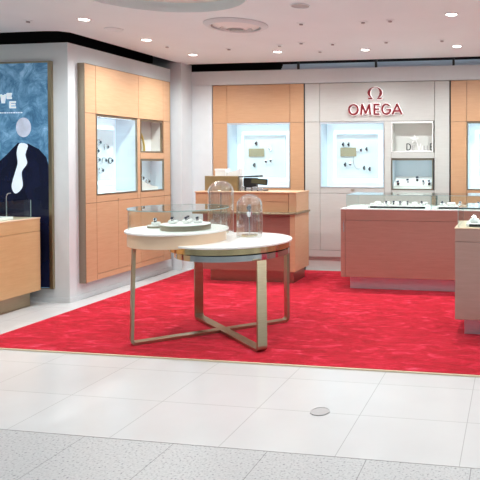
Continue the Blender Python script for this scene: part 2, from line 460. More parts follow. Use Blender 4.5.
# left cabinet on the left wall (faces +X)
mL = Map('left', -4.82)
t = thing('wall_cabinet', 'long beech wall cabinet on the left wall with one large and two small display windows', 'cabinet', (-4.86, 7.16, .19))
P_ = 'wood_panel'
cab_panels(t, mL, [
    (P_, 6.285, 6.475, 2.137, 2.70), (P_, 6.475, 7.30, 2.137, 2.70), (P_, 7.30, 7.87, 2.137, 2.70), (P_, 7.87, 8.04, 2.137, 2.70),
    (P_, 6.285, 6.475, 1.10, 2.137), (P_, 6.475, 7.27, 1.10, 1.185), (P_, 7.27, 7.335, 1.10, 2.137), (P_, 7.335, 7.88, 1.61, 1.70),
    (P_, 7.335, 7.88, 1.10, 1.18), (P_, 7.88, 8.04, 1.10, 2.137),
    (P_, 6.285, 6.475, .19, 1.10), (P_, 7.88, 8.04, .19, 1.10), (P_, 6.475, 7.88, .19, .26),
    ('door', 6.475, 6.872, .26, 1.10), ('door', 6.872, 7.335, .26, 1.10), ('door', 7.335, 7.88, .26, 1.10)], M['wood'], M['backing'])
mb = MB(); mb.box(-5.30, -4.816, 6.276, 6.2845, .187, 2.703); mb.box(-5.30, -4.818, 8.041, 8.0445, .187, 2.703); mb.box(-5.3, -4.82, 6.285, 8.04, 2.7005, 2.7035)
obj('side_trim', mb, M['bronze_dark'], t)
case(t, mL, 6.477, 7.268, 1.187, 2.132, .30, 'bronze_dark', (6.60, 7.13, 1.34, 1.98, .24))
case(t, mL, 7.337, 7.838, 1.702, 2.132, .16, 'bronze_dark', None, lit=False, glass=False, liner='niche')
c3 = case(t, mL, 7.347, 7.878, 1.182, 1.608, .20, 'bronze_dark', None)
obj('lock_and_glint', MB().box(-4.82, -4.812, 6.865, 6.88, 1.115, 1.125), M['bronze'], t)
# things in it
mb = MB().tube([(-4.95, 7.42 + .20 * math.cos(a), 1.712 + .30 * math.sin(a)) for a in [i * PI / 2 / 14 for i in range(15)]], .014)
tag(obj('curved_display_rod', mb, simple('yellow_gold', (.55, .42, .12), .3, .6)), 'curved golden rod standing in the upper small niche of the left cabinet', 'display rod')
# cushion + watches in lower small case
tag(obj('watch_cushion', MB().prism([(7.40, 1.196), (7.80, 1.196), (7.80, 1.235), (7.66, 1.25), (7.52, 1.29), (7.40, 1.34)], -4.98, -4.86, 'x'), M['offwhite']),
    'sloped white cushion in the lower small window of the left cabinet', 'cushion')
for k, (u, z) in enumerate([(7.50, 1.335), (7.63, 1.298)]):
    watch(['steel wrist watch near the top of the sloped cushion in the left cabinet', 'steel wrist watch lower down the sloped cushion in the left cabinet'][k],
          (-4.90, u, z + (.022 if k == 0 else .012)), PI / 2, 'silver', 'watches on the sloped cushion')
L_ = [(99, 6.70, 1.80), (102, 6.80, 1.815), (105, 6.94, 1.76), (101, 6.76, 1.71), (103, 6.78, 1.60), (106, 6.90, 1.595), (109, 7.02, 1.59), (100, 6.72, 1.49), (103, 6.84, 1.47)]
for k, (_, u, z) in enumerate(L_):
    watch('wrist watch pinned to the glowing board in the tall left cabinet window', (-5.042, u, z), PI / 2, 'silver' if k % 3 else 'strap', 'watches on the left cabinet board')
watch_scale = 1.35
for o in list(COL.objects):
    if o.get('group') in ('watches on the left cabinet board',): o.scale = (1.1, 1.1, 1.1); o.location.x = -5.02

# back wall units
mBk = Map('back', YB)
t = thing('wall_cabinet', 'beech back wall cabinet behind the cash desk with one large display window', 'cabinet', (-3.7, 8.52, 0))
cab_panels(t, mBk, [(P_, -4.41, -4.185, 2.143, 2.70), (P_, -4.185, -3.21, 2.143, 2.70), (P_, -3.21, -3.0, 2.143, 2.70),
    (P_, -4.41, -4.185, 1.12, 2.143), (P_, -4.185, -3.21, 1.12, 1.187), (P_, -3.21, -3.0, 1.12, 2.143),
    ('door', -4.41, -3.70, .29, 1.12), ('door', -3.70, -3.0, .29, 1.12), (P_, -4.41, -3.0, .2, .29)], M['wood_back'], M['backing'])
obj('plinth', MB().box(-4.41, -3.0, YB + .02, YB + .06, 0, .2), M['wood_back'], t)
cA = case(t, mBk, -4.183, -3.212, 1.19, 2.14, .30, 'steel', (-4.03, -3.358, 1.329, 1.975, .22))
for pu, w_ in ((-4.12, .012), (-4.09, .006)):
    pass
W1 = [(-3.812, 1.845, 'black-strapped wrist watch above the olive plaque in the window behind the cash desk', 'strap'), (-3.591, 1.764, 'wrist watch right of the olive plaque in the window behind the cash desk', 'silver'),
      (-3.845, 1.523, 'wrist watch at lower left of the board in the window behind the cash desk', 'strap')]
for (u, z, l, s_) in W1: watch(l, (u, YB + .185, z), 0, s_, 'watches behind the cash desk')
for (u, z) in ((-3.655, 1.575), (-3.58, 1.585)):
    watch('one of two adjacent steel wrist watches, lower right in the window behind the cash desk', (u, YB + .185, z), 0, 'silver', 'watch pair behind the cash desk')
tag(obj('plaque', MB().box(-3.939, -3.695, YB + .20, YB + .216, 1.65, 1.77, .002), M['olive']), 'olive green rectangular plaque on the board in the window behind the cash desk', 'plaque')

t = thing('wall_cabinet', 'taupe central wall cabinet under the red sign with a large window and two small niches', 'cabinet', (-1.94, 8.52, 0))
cab_panels(t, mBk, [(P_, -2.985, -2.76, 2.145, 2.70), (P_, -2.76, -1.10, 2.145, 2.70), (P_, -1.10, -.89, 1.12, 2.70),
    (P_, -2.985, -2.76, 1.12, 2.145), (P_, -2.76, -1.815, 1.12, 1.197), (P_, -1.815, -1.715, 1.12, 2.145), (P_, -1.715, -1.10, 1.62, 1.705), (P_, -1.715, -1.10, 1.12, 1.177),
    ('door', -2.985, -2.76, .30, 1.12), ('door', -2.76, -1.815, .30, 1.12), ('door', -1.815, -.89, .30, 1.12), (P_, -2.985, -.89, .2, .30)], M['taupe'], M['backing_taupe'])
obj('plinth', MB().box(-2.985, -.89, YB + .02, YB + .06, 0, .2), M['taupe'], t)
cB = case(t, mBk, -2.758, -1.817, 1.20, 2.142, .30, 'steel', (-2.585, -1.949, 1.329, 1.98, .22))
case(t, mBk, -1.713, -1.118, 1.707, 2.14, .18, 'white', None, lit='soft', glass=False, liner='niche')
case(t, mBk, -1.713, -1.118, 1.18, 1.617, .24, 'bronze_dark', None)
obj('lock_and_glint', MB().box(-2.30, -2.25, YB - .008, YB, 1.165, 1.178), M['bronze_dark'], t)
for (u, z, l, s_) in [(-2.468, 1.825, 'black-strapped wrist watch above the left end of the olive plaque under the red sign', 'strap'), (-2.385, 1.825, 'black-strapped wrist watch above the middle of the olive plaque under the red sign', 'strap'),
                      (-2.198, 1.743, 'steel wrist watch level with the plaque in the window under the red sign', 'silver'), (-2.116, 1.755, 'black-strapped wrist watch at the right edge of the board under the red sign', 'strap'),
                      (-2.438, 1.532, 'black-strapped wrist watch below the olive plaque under the red sign', 'strap'), (-2.36, 1.54, 'steel wrist watch below the olive plaque under the red sign', 'silver'),
                      (-2.153, 1.482, 'round-dialled black wrist watch at lower right of the board under the red sign', 'strap'), (-2.071, 1.467, 'lowest rightmost wrist watch on the board under the red sign', 'strap')]:
    watch(l, (u, YB + .185, z), 0, s_, 'watches under the red sign')
tag(obj('plaque', MB().box(-2.514, -2.278, YB + .20, YB + .216, 1.652, 1.779, .002), M['olive']), 'olive green rectangular plaque on the board in the window under the red sign', 'plaque')
mb = MB()
ring = [(-2.245 + .075 * math.cos(a), YB + .205, 1.60 + .13 * math.sin(a)) for a in [PI * .35 + i * PI * 1.25 / 20 for i in range(21)]]
tag(obj('ring_prop', mb.tube(ring, .004), M['silver']), 'thin silver arc prop on the board under the red sign', 'display prop')
# sloped platform with small items in the lower niche
tag(obj('display_platform', MB().prism([(YB + .03, 1.193), (YB + .235, 1.193), (YB + .235, 1.36), (YB + .22, 1.36), (YB + .03, 1.235)], -1.69, -1.14, 'x'), M['white']),
    'sloped white platform inside the lower niche of the taupe wall cabinet', 'platform')
for k, (u, f) in enumerate([(-1.62, .15), (-1.49, .35), (-1.36, .6), (-1.26, .2), (-1.18, .2)]):
    y = YB + .03 + .19 * f; z = 1.235 + .125 * f
    watch('small wrist watch lying on the sloped platform in the taupe cabinet', (u, y - .03, z + .028), 0, 'silver' if k % 2 else 'strap', 'watches on the sloped platform', tilt=math.radians(-50))
# De Ville stand
t = thing('logo_stand', 'clear stand with the words De Ville in the upper niche of the taupe cabinet', 'logo stand', (-1.31, YB + .1, 1.72))
obj('foot', MB().box(-1.52, -1.135, YB + .035, YB + .15, 1.7195, 1.7315), M['white'], t)
chars = [('D', -1.505, -1.440, .10), ('E', -1.425, -1.385, .07), ('V', -1.355, -1.295, .10), ('I', -1.284, -1.272, .07), ('L', -1.258, -1.225, .07), ('L', -1.214, -1.182, .07), ('E', -1.170, -1.138, .10)]
for i, (c, a, b, h) in enumerate(chars):
    obj('letter', letter_mb(c, a, b, 1.732, 1.732 + h, YB + .045, YB + .06, w=.013), M['black'] if i in (0, 6) else (M['greyplastic'] if i in (1, 4, 5) else M['offwhite']), t)
mb = MB()
for k in range(5):
    a = PI / 2 + k * 2 * PI / 5
    mb.add([(-1.40, YB + .126, 1.89), (-1.40 + .03 * math.cos(a + .6), YB + .128, 1.89 + .03 * math.sin(a + .6)), (-1.40 + .07 * math.cos(a), YB + .126, 1.89 + .07 * math.sin(a)), (-1.40 + .03 * math.cos(a - .6), YB + .128, 1.89 + .03 * math.sin(a - .6)), (-1.40, YB + .114, 1.89)],
           [(4, 1, 2), (4, 2, 3), (0, 2, 1), (0, 3, 2)])
obj('star_emblem', mb, M['offwhite'], t)

t = thing('wall_cabinet', 'beech back wall cabinet at the right edge with a display window', 'cabinet', (.3, 8.52, 0))
cab_panels(t, mBk, [(P_, -.872, -.65, 2.128, 2.70), (P_, -.65, .32, 2.128, 2.70), (P_, .32, 2.0, 2.128, 2.70), (P_, -.872, -.65, 1.12, 2.128), (P_, -.65, .32, 1.12, 1.182), (P_, .32, 2.0, 1.12, 2.128),
    ('door', -.872, -.65, .30, 1.12), ('door', -.65, .32, .30, 1.12), ('door', .32, 2.0, .30, 1.12), (P_, -.872, 2.0, .2, .30)], M['wood_back'], M['backing'])
obj('plinth', MB().box(-.872, 2.0, YB + .02, YB + .06, 0, .2), M['wood_back'], t)
case(t, mBk, -.648, .318, 1.184, 2.126, .30, 'bronze_dark', (-.50, .18, 1.33, 1.97, .22))
# dark reveals between the units
struct('trim_2', MB().box(-2.9985, -2.9865, YB + .004, YB + .06, 0, 2.70).box(-.889, -.873, YB + .004, YB + .06, 0, 2.70), M['black'])

for o in list(COL.objects):
    if o.get('group') in ('watches behind the cash desk', 'watches under the red sign', 'watch pair behind the cash desk'): o.scale = (.85, .85, .85)
# ------------------------------------------------------------------ sign
t = thing('wall_sign', 'dark red OMEGA lettering with emblem above on the taupe wall', 'sign', (-1.94, YB - .02, 2.2))
mpx = .01448
def X_(x): return -2.327 + (x - 349) * mpx
for c, a, b in (('O', 348.8, 359.4), ('M', 360.6, 372.3), ('E', 374.4, 380.6), ('G', 382, 392), ('A', 392.4, 402.8)):
    L = obj('letter', letter_mb(c, X_(a), X_(b), 2.232, 2.392, YB - .045, YB - .022), M['darkred'], t)
    L['label'] = 'dark red letter ' + c
    obj('halo_backing', letter_mb(c, X_(a), X_(b), 2.232, 2.392, YB - .021, YB - .001, .007), M['halo'], L)
def omega(grow, ya, yb):
    cx, cz = X_(375.6), 2.545; w, h = .104 + grow, .082 + grow
    out = []; inn = []
    n = 40; a0 = math.radians(-58); a1 = math.radians(238)
    for i in range(n + 1):
        a = a0 + (a1 - a0) * i / n
        th = .006 + .030 * abs(math.cos(a)) + grow * 2
        out.append((cx + w * math.cos(a), cz + h * math.sin(a)))
        inn.append((cx + (w - th) * math.cos(a), cz + (h - .007 - grow * 1.5 - .008 * abs(math.cos(a))) * math.sin(a)))
    mb = MB()
    for i in range(n):
        mb.prism([out[i], out[i + 1], inn[i + 1], inn[i]], ya, yb, 'y')
    zb = cz - h * .86
    for s in (-1, 1):
        mb.prism([(cx + s * .035, zb - .020 - grow), (cx + s * (.098 + grow), zb - .020 - grow), (cx + s * (.098 + grow), zb - .004 + grow), (cx + s * (.062 + grow), zb + .002 + grow), (cx + s * (.035 - grow), zb - .002 + grow)], ya, yb, 'y')
    return mb
L = obj('emblem', omega(0, YB - .045, YB - .022), M['darkred'], t)
obj('halo_backing', omega(.006, YB - .021, YB - .001), M['halo'], L)

# ------------------------------------------------------------------ poster on the left
t = thing('wall_poster', 'tall framed blue and navy backlit poster on the wall left of the beech cabinet', 'poster', (-5.75, YQ - .03, .12))
yf = YQ - .001; yp = YQ - .022
mb = MB(); mb.box(-5.122, -5.082, yp - .012, yf, .155, 2.70); mb.box(-6.45, -6.405, yp - .012, yf, .155, 2.70); mb.box(-6.405, -5.122, yp - .012, yf, 2.685, 2.70); mb.box(-6.405, -5.122, yp - .012, yf, .155, .163)
obj('frame', mb, M['bronze'], t)
obj('print', MB().box(-6.404, -5.123, yp, yf - .002, .164, 2.684), M['poster'], t)
def spoly(pts, n=6):
    """smooth closed outline"""
    out = []; m_ = len(pts)
    for i in range(m_):
        p0, p1, p2, p3 = [Vector(pts[(i + k - 1) % m_]) for k in range(4)]
        for j in range(n):
            u = j / n
            out.append(tuple(.5 * ((2 * p1) + (-p0 + p2) * u + (2 * p0 - 5 * p1 + 4 * p2 - p3) * u * u + (-p0 + 3 * p1 - 3 * p2 + p3) * u ** 3)))
    return out
dome = [(-6.40, .17), (-5.125, .17), (-5.125, 1.52), (-5.16, 1.63), (-5.25, 1.72), (-5.38, 1.78), (-5.52, 1.79), (-5.66, 1.66), (-5.80, 1.55), (-6.0, 1.42), (-6.2, 1.38), (-6.40, 1.45)]
obj('printed_hill', MB().prism(dome, yp - .0025, yp - .0002, 'y'), M['navy'], t)
obj('printed_moon', MB().prism([(-5.44 + .095 * math.cos(a), 1.965 + .11 * math.sin(a)) for a in [i * 2 * PI / 32 for i in range(32)]], yp - .005, yp - .003, 'y'), M['moon'], t)
obj('printed_stream', MB().prism(spoly([(-5.49, 1.785), (-5.39, 1.765), (-5.42, 1.66), (-5.40, 1.56), (-5.47, 1.46), (-5.46, 1.30), (-5.55, 1.22), (-5.60, 1.30), (-5.56, 1.44), (-5.52, 1.56), (-5.53, 1.68)], 4), yp - .005, yp - .003, 'y'), M['lightprint'], t)
for c, a, b, z0, z1 in (('W', -5.735, -5.66, 2.235, 2.345), ('E', -5.655, -5.58, 2.285, 2.355), ('E', -5.62, -5.53, 2.18, 2.262)):
    obj('letter', letter_mb(c, a, b, z0, z1, yp - .004, yp - .0005, w=.022), M['lightprint'], t)
mb = MB(); x = -5.95
while x < -5.45:
    w = random.uniform(.012, .03); mb.box(x, x + w, yp - .003, yp - .0005, 2.125, 2.137); x += w + .012
obj('small_print', mb, M['lightprint'], t)

# ------------------------------------------------------------------ two-level round display table
DX, DY, DR = -3.073, 5.246, .452
LX, LY, LR = -2.624, 5.392, .567
t = thing('display_table', 'two-level round display table on crossed bronze bar legs', 'table', (-2.8, 5.3, .014))
obj('high_top', MB().disc(DX, DY, DR, .945, .965, 96), M['white'], t, bevel=.004)
obj('drum', MB().disc(DX, DY, DR - .022, .828, .9445, 96), M['peach'], t)
obj('low_top', MB().disc(LX, LY, LR, .838, .855, 96), M['white'], t, bevel=.003)
obj('apron', MB().disc(LX, LY, LR - .018, .785, .8375, 96), M['gold'], t)
obj('spacer', MB().disc(LX, LY, LR - .06, .772, .7845, 64), M['black'], t)
obj('lower_disc', MB().disc(LX + .025, LY, LR - .05, .722, .7715, 96), M['mirror'], t)
obj('mounting_plate', MB().disc(-3.02, 5.35, .26, .812, .8278, 48), M['bronze_dark'], t)
A = Vector((-3.30, 4.87, 0)); A2 = Vector((-3.335, 4.965, .826)); D = Vector((-2.236, 5.82, 0)); D2 = Vector((-2.232, 5.80, .784))
B = Vector((-3.173, 5.80, 0)); B2 = Vector((-3.085, 5.64, .826)); C = Vector((-2.10, 4.885, 0)); C2 = Vector((-2.165, 5.03, .724))
A, B, C, D = A * .979, B * .982, C * .975, D * .983
def ubar(p, ptop, q, qtop, zb):
    d = (q - p).normalized(); w = d.cross(Vector((0, 0, 1)))
    pts = [ptop]
    r = .035
    for (foot, top, sgn, seq) in ((p, ptop, 1, (0, 1, 2, 3)), (q, qtop, -1, (3, 2, 1, 0))):
        up = (top - foot).normalized()
        arc = []
        for k in seq:
            a = k / 3 * PI / 2
            # from up leg to floor strip
            arc.append(foot + Vector((0, 0, zb)) + up * (r * (1 - math.sin(a))) + d * sgn * (r * (1 - math.cos(a))))
        if sgn == 1: pts += arc
        else: pts += arc
    pts.append(qtop)
    return pts, w
for (p, pt, q, qt, zb) in ((A, A2, D, D2, .0270), (B, B2, C, C2, .0280)):
    pts, w = ubar(p, pt, q, qt, zb)
    obj('leg', MB().ribbon(pts[:5], w, .084, .024), M['bronze'], t)
    obj('leg', MB().ribbon(pts[5:], w, .084, .024), M['bronze'], t)
    obj('floor_bar', MB().ribbon(pts[4:6], w, .084, .024), M['bronze'], t)
# round glass case
t = thing('glass_case', 'low round glass case standing on the higher round table top', 'display case', (DX + .014, DY, .966))
GX = DX + .014; R = .437
obj('glass_wall', MB().lathe([(R - .006, .9655), (R - .001, .9655), (R - .001, 1.152), (R - .006, 1.152)], GX, DY, 96), M['glass'], t)
obj('glass_lid', MB().disc(GX, DY, R + .002, 1.1525, 1.161, 96), M['glass'], t)
obj('lid_edge', MB().lathe([(R + .0022, 1.1525), (R + .005, 1.1525), (R + .005, 1.161), (R + .0022, 1.161)], GX, DY, 96), simple('green_glass_edge', (.36, .50, .48), .15), t)
def post(a):
    x = GX + (R - .02) * math.cos(a); y = DY + (R - .02) * math.sin(a)
    return MB().tube([(x, y, .9665), (x, y, 1.151)], .008, 10)
obj('glass_post', post(math.radians(208)), M['glass_green'], t)
def riser(cx, cy, r, h, label):
    q = thing('round_riser', label, 'riser', (cx, cy, .966))
    obj('gold_band', MB().disc(cx, cy, r, .966, .966 + h - .006, 64), M['bronze_dark'], q)
    obj('top', MB().disc(cx, cy, r - .004, .966 + h - .006, .966 + h, 64), M['white'], q)
riser(-2.975, 5.21, .222, .05, 'large round riser with brushed gold side and white top inside the glass case')
riser(-3.31, 5.27, .078, .024, 'small round riser with dark gold side at the left inside the glass case')
def cushion(cx, cy, z, label, group, s=1.0, rot=0):
    mb = MB().box(-.035 * s, .035 * s, -.028 * s, .028 * s, 0, .030 * s, .009 * s)
    o = obj('watch_cushion', mb, M['offwhite'], loc=(0, 0, 0)); o.location = (cx, cy, z); o.rotation_euler = (0, 0, rot)
    return tag(o, label, 'cushion', group)
for k, (x, y, z, lc, lw) in enumerate([
    (-3.31, 5.27, .9865, 'white cushion on the small round riser in the glass case', 'black wrist watch upright on the small riser in the round glass case'),
    (-3.09, 5.19, 1.0165, 'leftmost white cushion on the large round riser', 'leftmost black wrist watch on the large round riser'),
    (-2.98, 5.24, 1.0165, 'white cushion in the middle of the large round riser', 'black wrist watch in the middle of the large round riser'),
    (-2.88, 5.26, 1.0165, 'rightmost white cushion on the large round riser', 'rightmost black wrist watch on the large round riser'),
    (-3.02, 5.34, 1.0165, 'white cushion at the back of the large round riser', 'wrist watch at the back of the large round riser')]):
    cushion(x, y, z + (.004 if x < -3.2 else 0), lc, 'cushions in the round glass case')
    w = watch(lw, (x, y - .012, z + .045), .25, 'strap', 'watches in the round glass case', tilt=math.radians(-35))
    w.scale = (.75, .75, .75); w.location.z -= (.002 if x > -3.2 else -.008)

# glass domes
def glass_dome(cx, cy, z0, r, top, label):
    q = thing('glass_dome', label, 'dome', (cx, cy, z0))
    zs = top - r * .95
    def prof(rr, dz):
        p = [(rr, z0 + .008)]
        p.append((rr, zs))
        for k in range(1, 11):
            a = k / 10 * PI / 2; p.append((max(.0005, rr * math.cos(a)), zs + (top - dz - zs) * math.sin(a)))
        return p
    a = prof(r, 0); b = prof(r - .004, .004)
    obj('glass_cloche', MB().lathe(a + b[::-1], cx, cy, 64), M['glass_dome'], q)
    obj('rim_base', MB().disc(cx, cy, r * .99, z0, z0 + .008, 64), M['white'], q)
    obj('gold_plinth', MB().lathe([(.0005, z0 + .0085), (r * .62, z0 + .0085), (r * .62, z0 + .02), (r * .58, z0 + .022), (.0005, z0 + .022)], cx, cy, 48), M['gold'], q)
glass_dome(-2.933, 5.815, .8555, .128, 1.391, 'taller glass dome at the back left of the low round table')
glass_dome(-2.53, 5.60, .8555, .123, 1.269, 'shorter glass dome over a watch stand on the low round table')
def wstand(cx, cy, z0, h, label, lw):
    q = thing('watch_stand', label, 'watch stand', (cx, cy, z0))
    obj('stem', MB().tube([(cx, cy, z0), (cx, cy, z0 + h)], .006), M['silver'], q)
    obj('holder', MB().lathe([(.0005, z0 + h + .001), (.018, z0 + h + .001), (.03, z0 + h + .05), (.027, z0 + h + .05), (.0005, z0 + h + .012)], cx, cy, 24), M['silver'], q)
    w = watch(lw, (cx, cy - .005, z0 + h + .088), .1, 'silver', None, dialm='silver')
wstand(-2.53, 5.60, .878, .17, 'slim silver watch stand inside the shorter glass dome', 'steel wrist watch held up inside the shorter glass dome')
tag(obj('display_rod', MB().tube([(-2.933, 5.815, .8785), (-2.933, 5.815, 1.27)], .005), M['silver']), 'thin silver rod standing inside the taller glass dome', 'display rod')

# ------------------------------------------------------------------ counters
# cash desk at the back left
t = thing('cash_desk', 'beech cash desk with raised back shelf and carpet-tinted, shade-darkened front behind the round table', 'desk', (-3.4, 7.7, .014))
obj('front_panel', MB().box(-4.02, -2.82, 7.47, 7.49, .17, .898), M['wood_shade_tint'], t)
obj('body', MB().box(-4.02, -2.752, 7.4905, 7.98, .17, .898).box(-2.819, -2.752, 7.45, 7.49, .17, .898), M['wood'], t)
obj('plinth', MB().box(-3.95, -2.80, 7.535, 7.95, .0145, .1695), M['bronze_dark'], t)
r = .06; pl = [(-4.14, 8.0), (-4.14, 7.41)] + [(-2.735 - r + r * math.sin(a), 7.41 + r - r * math.cos(a)) for a in [i * PI / 2 / 6 for i in range(7)]] + [(-2.735, 8.0)]
obj('ledge', MB().prism(pl, .899, .925), M['bronze'], t, bevel=.003)
obj('drawer', MB().box(-4.14, -2.86, 7.50, 7.518, 1.063, 1.168).box(-4.14, -2.86, 7.50, 7.518, .9265, 1.058), M['wood_back'], t)
obj('upper_body', MB().box(-4.135, -2.752, 7.5185, 7.98, .9265, 1.168).box(-2.852, -2.752, 7.497, 7.518, .9265, 1.168), M['wood'], t)
obj('shelf_top', MB().box(-4.145, -2.745, 7.485, 7.99, 1.1685, 1.186), M['wood'], t, bevel=.003)
# items on the desk
Z = 1.1865
tag(obj('display_screen', MB().box(-4.095, -3.625, 7.66, 7.72, Z, 1.385, .004), simple('bronze_screen_back', (.30, .21, .10), .35, .4)), 'low bronze screen box on the cash desk', 'screen box')
t = thing('paper_box', 'two white boxes behind the bronze screen on the cash desk', 'box', (-3.82, 7.82, Z))
t['label'] = 'white square box standing behind the bronze screen on the cash desk'
obj('body', MB().box(-3.99, -3.84, 7.75, 7.87, Z, 1.455), M['white'], t); obj('lid', MB().box(-3.995, -3.835, 7.745, 7.875, 1.455, 1.48), M['white'], t)
tag(obj('paper_holder', MB().prism([(-3.83, Z), (-3.64, Z), (-3.64, 1.485), (-3.70, 1.455), (-3.83, 1.43)], 7.76, 7.86, 'y'), M['offwhite']), 'white holder with slanted top beside the white box on the cash desk', 'holder')
t = thing('payment_terminal', 'black payment terminal with tilted olive screen on the cash desk', 'terminal', (-3.4, 7.7, Z))
obj('base', MB().box(-3.59, -3.26, 7.66, 7.82, Z, 1.205), M['black'], t)
obj('housing', MB().box(-3.58, -3.40, 7.74, 7.80, 1.206, 1.358), M['black'], t)
obj('top_plate', MB().prism([(-3.62, 1.366), (-3.62, 1.38), (-3.34, 1.395), (-3.34, 1.372)], 7.68, 7.82, 'y'), M['black'], t)
obj('screen_body', MB().prism([(-3.44, 1.285), (-3.21, 1.265), (-3.20, 1.345), (-3.43, 1.362)], 7.64, 7.665, 'y'), M['black'], t)
obj('screen', MB().prism([(-3.425, 1.297), (-3.225, 1.279), (-3.218, 1.333), (-3.418, 1.35)], 7.6385, 7.6395, 'y'), simple('olive_screen', (.09, .085, .04), .3), t)
for i, (a, b, z0, z1) in enumerate([(-3.55, -3.50, 1.21, 1.27), (-3.48, -3.41, 1.215, 1.25), (-3.39, -3.33, 1.21, 1.262), (-3.31, -3.25, 1.207, 1.24)]):
    tag(obj('metal_clip', MB().box(a, b, 7.60, 7.63, 1.187, z1 - .015, .004), M['silver']), 'small silver clip in front of the payment terminal on the cash desk', 'clip', 'silver clips on the cash desk')

def glasscase(label, x0, x1, y0, y1, z0, z1, green=True):
    q = thing('glass_case', label, 'display case', ((x0 + x1) / 2, (y0 + y1) / 2, z0))
    th = .006
    obj('front_pane', MB().box(x0, x1, y0, y0 + th, z0, z1 - th), M['glass'], q)
    obj('back_pane', MB().box(x0, x1, y1 - th, y1, z0, z1 - th), M['glass'], q)
    obj('side_pane', MB().box(x0, x0 + th, y0 + th, y1 - th, z0, z1 - th), M['glass_green'], q)
    obj('side_pane', MB().box(x1 - th, x1, y0 + th, y1 - th, z0, z1 - th), M['glass_green'], q)
    obj('top_pane', MB().box(x0, x1, y0, y1, z1 - th + .0005, z1), M['glass'], q)
    e = simple('glass_edge_teal', (.32, .46, .48), .2) if 'edge' not in M else M['edge']; M['edge'] = e
    w = .0035
    for (a, b) in ((x0, y0), (x1 - w, y0), (x0, y1 - w), (x1 - w, y1 - w)):
        obj('polished_edge', MB().box(a, a + w, b, b + w, z0, z1 - th), e, q)
    obj('polished_edge', MB().box(x0, x1, y0 - .001, y0, z1 - th, z1), e, q); obj('polished_edge', MB().box(x0 - .001, x0, y0, y1, z1 - th, z1), e, q)

def tray(label, x0, x1, y0, y1, z, group=None, h=.027):
    q = thing('display_tray', label, 'tray', ((x0 + x1) / 2, (y0 + y1) / 2, z), group)
    obj('base', MB().box(x0, x1, y0, y1, z, z + h, .003), M['white'], q)
    obj('black_front', MB().box(x0 + .03, x1 - .005, y0 - .005, y0 - .0005, z + .002, z + h - .002), M['black'], q)

# centre counter
Yc0, Yc1 = 7.25, 7.92
t = thing('display_counter', 'wide glossy counter tinted with red carpet reflection, under the red sign on mirrored plinth', 'counter', (-.85, 7.6, .014))
obj('front_panel', MB().box(-2.035, .55, Yc0, Yc0 + .02, .17, .862).box(-2.035, .55, Yc0, Yc0 + .02, .866, .993), M['wood_carpet_tint'], t, bevel=.0015)
obj('side_panel', MB().box(-2.092, -2.038, Yc0, Yc1, .17, .993), M['wood_carpet_tint'], t, bevel=.0015)
obj('body', MB().box(-2.036, .55, Yc0 + .021, Yc1, .171, .992), M['wood_carpet_tint'], t)
obj('top', MB().box(-2.095, .55, Yc0 - .003, Yc1, .9935, 1.006), M['white'], t, bevel=.002)
obj('plinth', MB().box(-2.0, .5, 7.345, 7.85, .0145, .1695), M['steel'], t)
obj('lock_and_glint', MB().box(-2.058, -2.05, Yc0 - .004, Yc0, .72, .86), M['silver'], t)  # thin silver strip drawn in place of a bright reflection line
glasscase('left flat glass case on the wide carpet-tinted counter', -2.03, -.984, 7.285, 7.89, 1.0065, 1.175)
glasscase('right flat glass case on the wide carpet-tinted counter', -.982, .3, 7.285, 7.89, 1.0065, 1.175)
tray('long white watch tray in the left glass case of the centre counter', -1.78, -1.06, 7.36, 7.74, 1.007)
tray('white watch tray in the right glass case of the centre counter', -.93, -.30, 7.36, 7.74, 1.007)
for i in range(8):
    x = -1.74 + i * .088
    cushion(x, 7.46 + .03 * (i % 2), 1.0345, 'white watch cushion on the long tray of the centre counter', 'cushions in the left case of the centre counter', .9)
    if i in (2, 3, 4, 5, 7):
        w = watch('wrist watch laid on a cushion in the left case of the centre counter', (x, 7.445 + .03 * (i % 2), 1.073), 0, 'strap' if i in (3, 4, 5) else 'silver', 'watches in the left case of the centre counter', tilt=math.radians(-40))
        w.scale = (.75, .75, .75)
for i in range(6):
    x = -1.72 + i * .12
    cushion(x, 7.66, 1.0345, 'white watch cushion in the back row of the centre counter', 'back row cushions of the centre counter', 1.1)
for i in range(5):
    x = -.87 + i * .11
    cushion(x, 7.48, 1.0345, 'white watch cushion on the tray of the right glass case', 'cushions in the right case of the centre counter', 1.0 if i != 1 else 1.5)
    if i in (0, 2, 4):
        w = watch('wrist watch laid on a cushion in the right case of the centre counter', (x, 7.463, 1.075), 0, 'silver', 'watches in the right case of the centre counter', tilt=math.radians(-40)); w.scale = (.75, .75, .75)

# right counter
t = thing('display_counter', 'rose-brown counter at the right edge of the carpet on steel plinth', 'counter', (.25, 5.8, .014))
obj('front_panel', MB().box(-.52, 1.0, 5.45, 5.47, .175, .868).box(-.52, 1.0, 5.45, 5.47, .872, .985), M['wood_rose'], t, bevel=.0015)
obj('body', MB().box(-.52, 1.0, 5.4705, 6.1, .176, .985), M['wood_rose'], t)
obj('top', MB().box(-.525, 1.0, 5.446, 6.1, .9855, .996), M['peach'], t, bevel=.002)
obj('plinth', MB().box(-.445, .95, 5.58, 6.05, .0145, .1745), M['steel'], t)
glasscase('flat glass case on the rose-brown counter at the right edge', -.497, .9, 5.475, 6.06, .9965, 1.175)
tray('white watch tray in the glass case at the right edge', -.43, .5, 5.53, 5.90, .997)
for i in range(4):
    cushion(-.36 + i * .13, 5.66, 1.0245, 'white watch cushion in the glass case at the right edge', 'cushions in the right edge case', 1.2)
    w = watch('steel wrist watch on a white cushion in the glass case at the right edge', (-.36 + i * .13, 5.645, 1.071), 0, 'silver', 'watches in the right edge case', tilt=math.radians(-50)); w.scale = (.8, .8, .8)

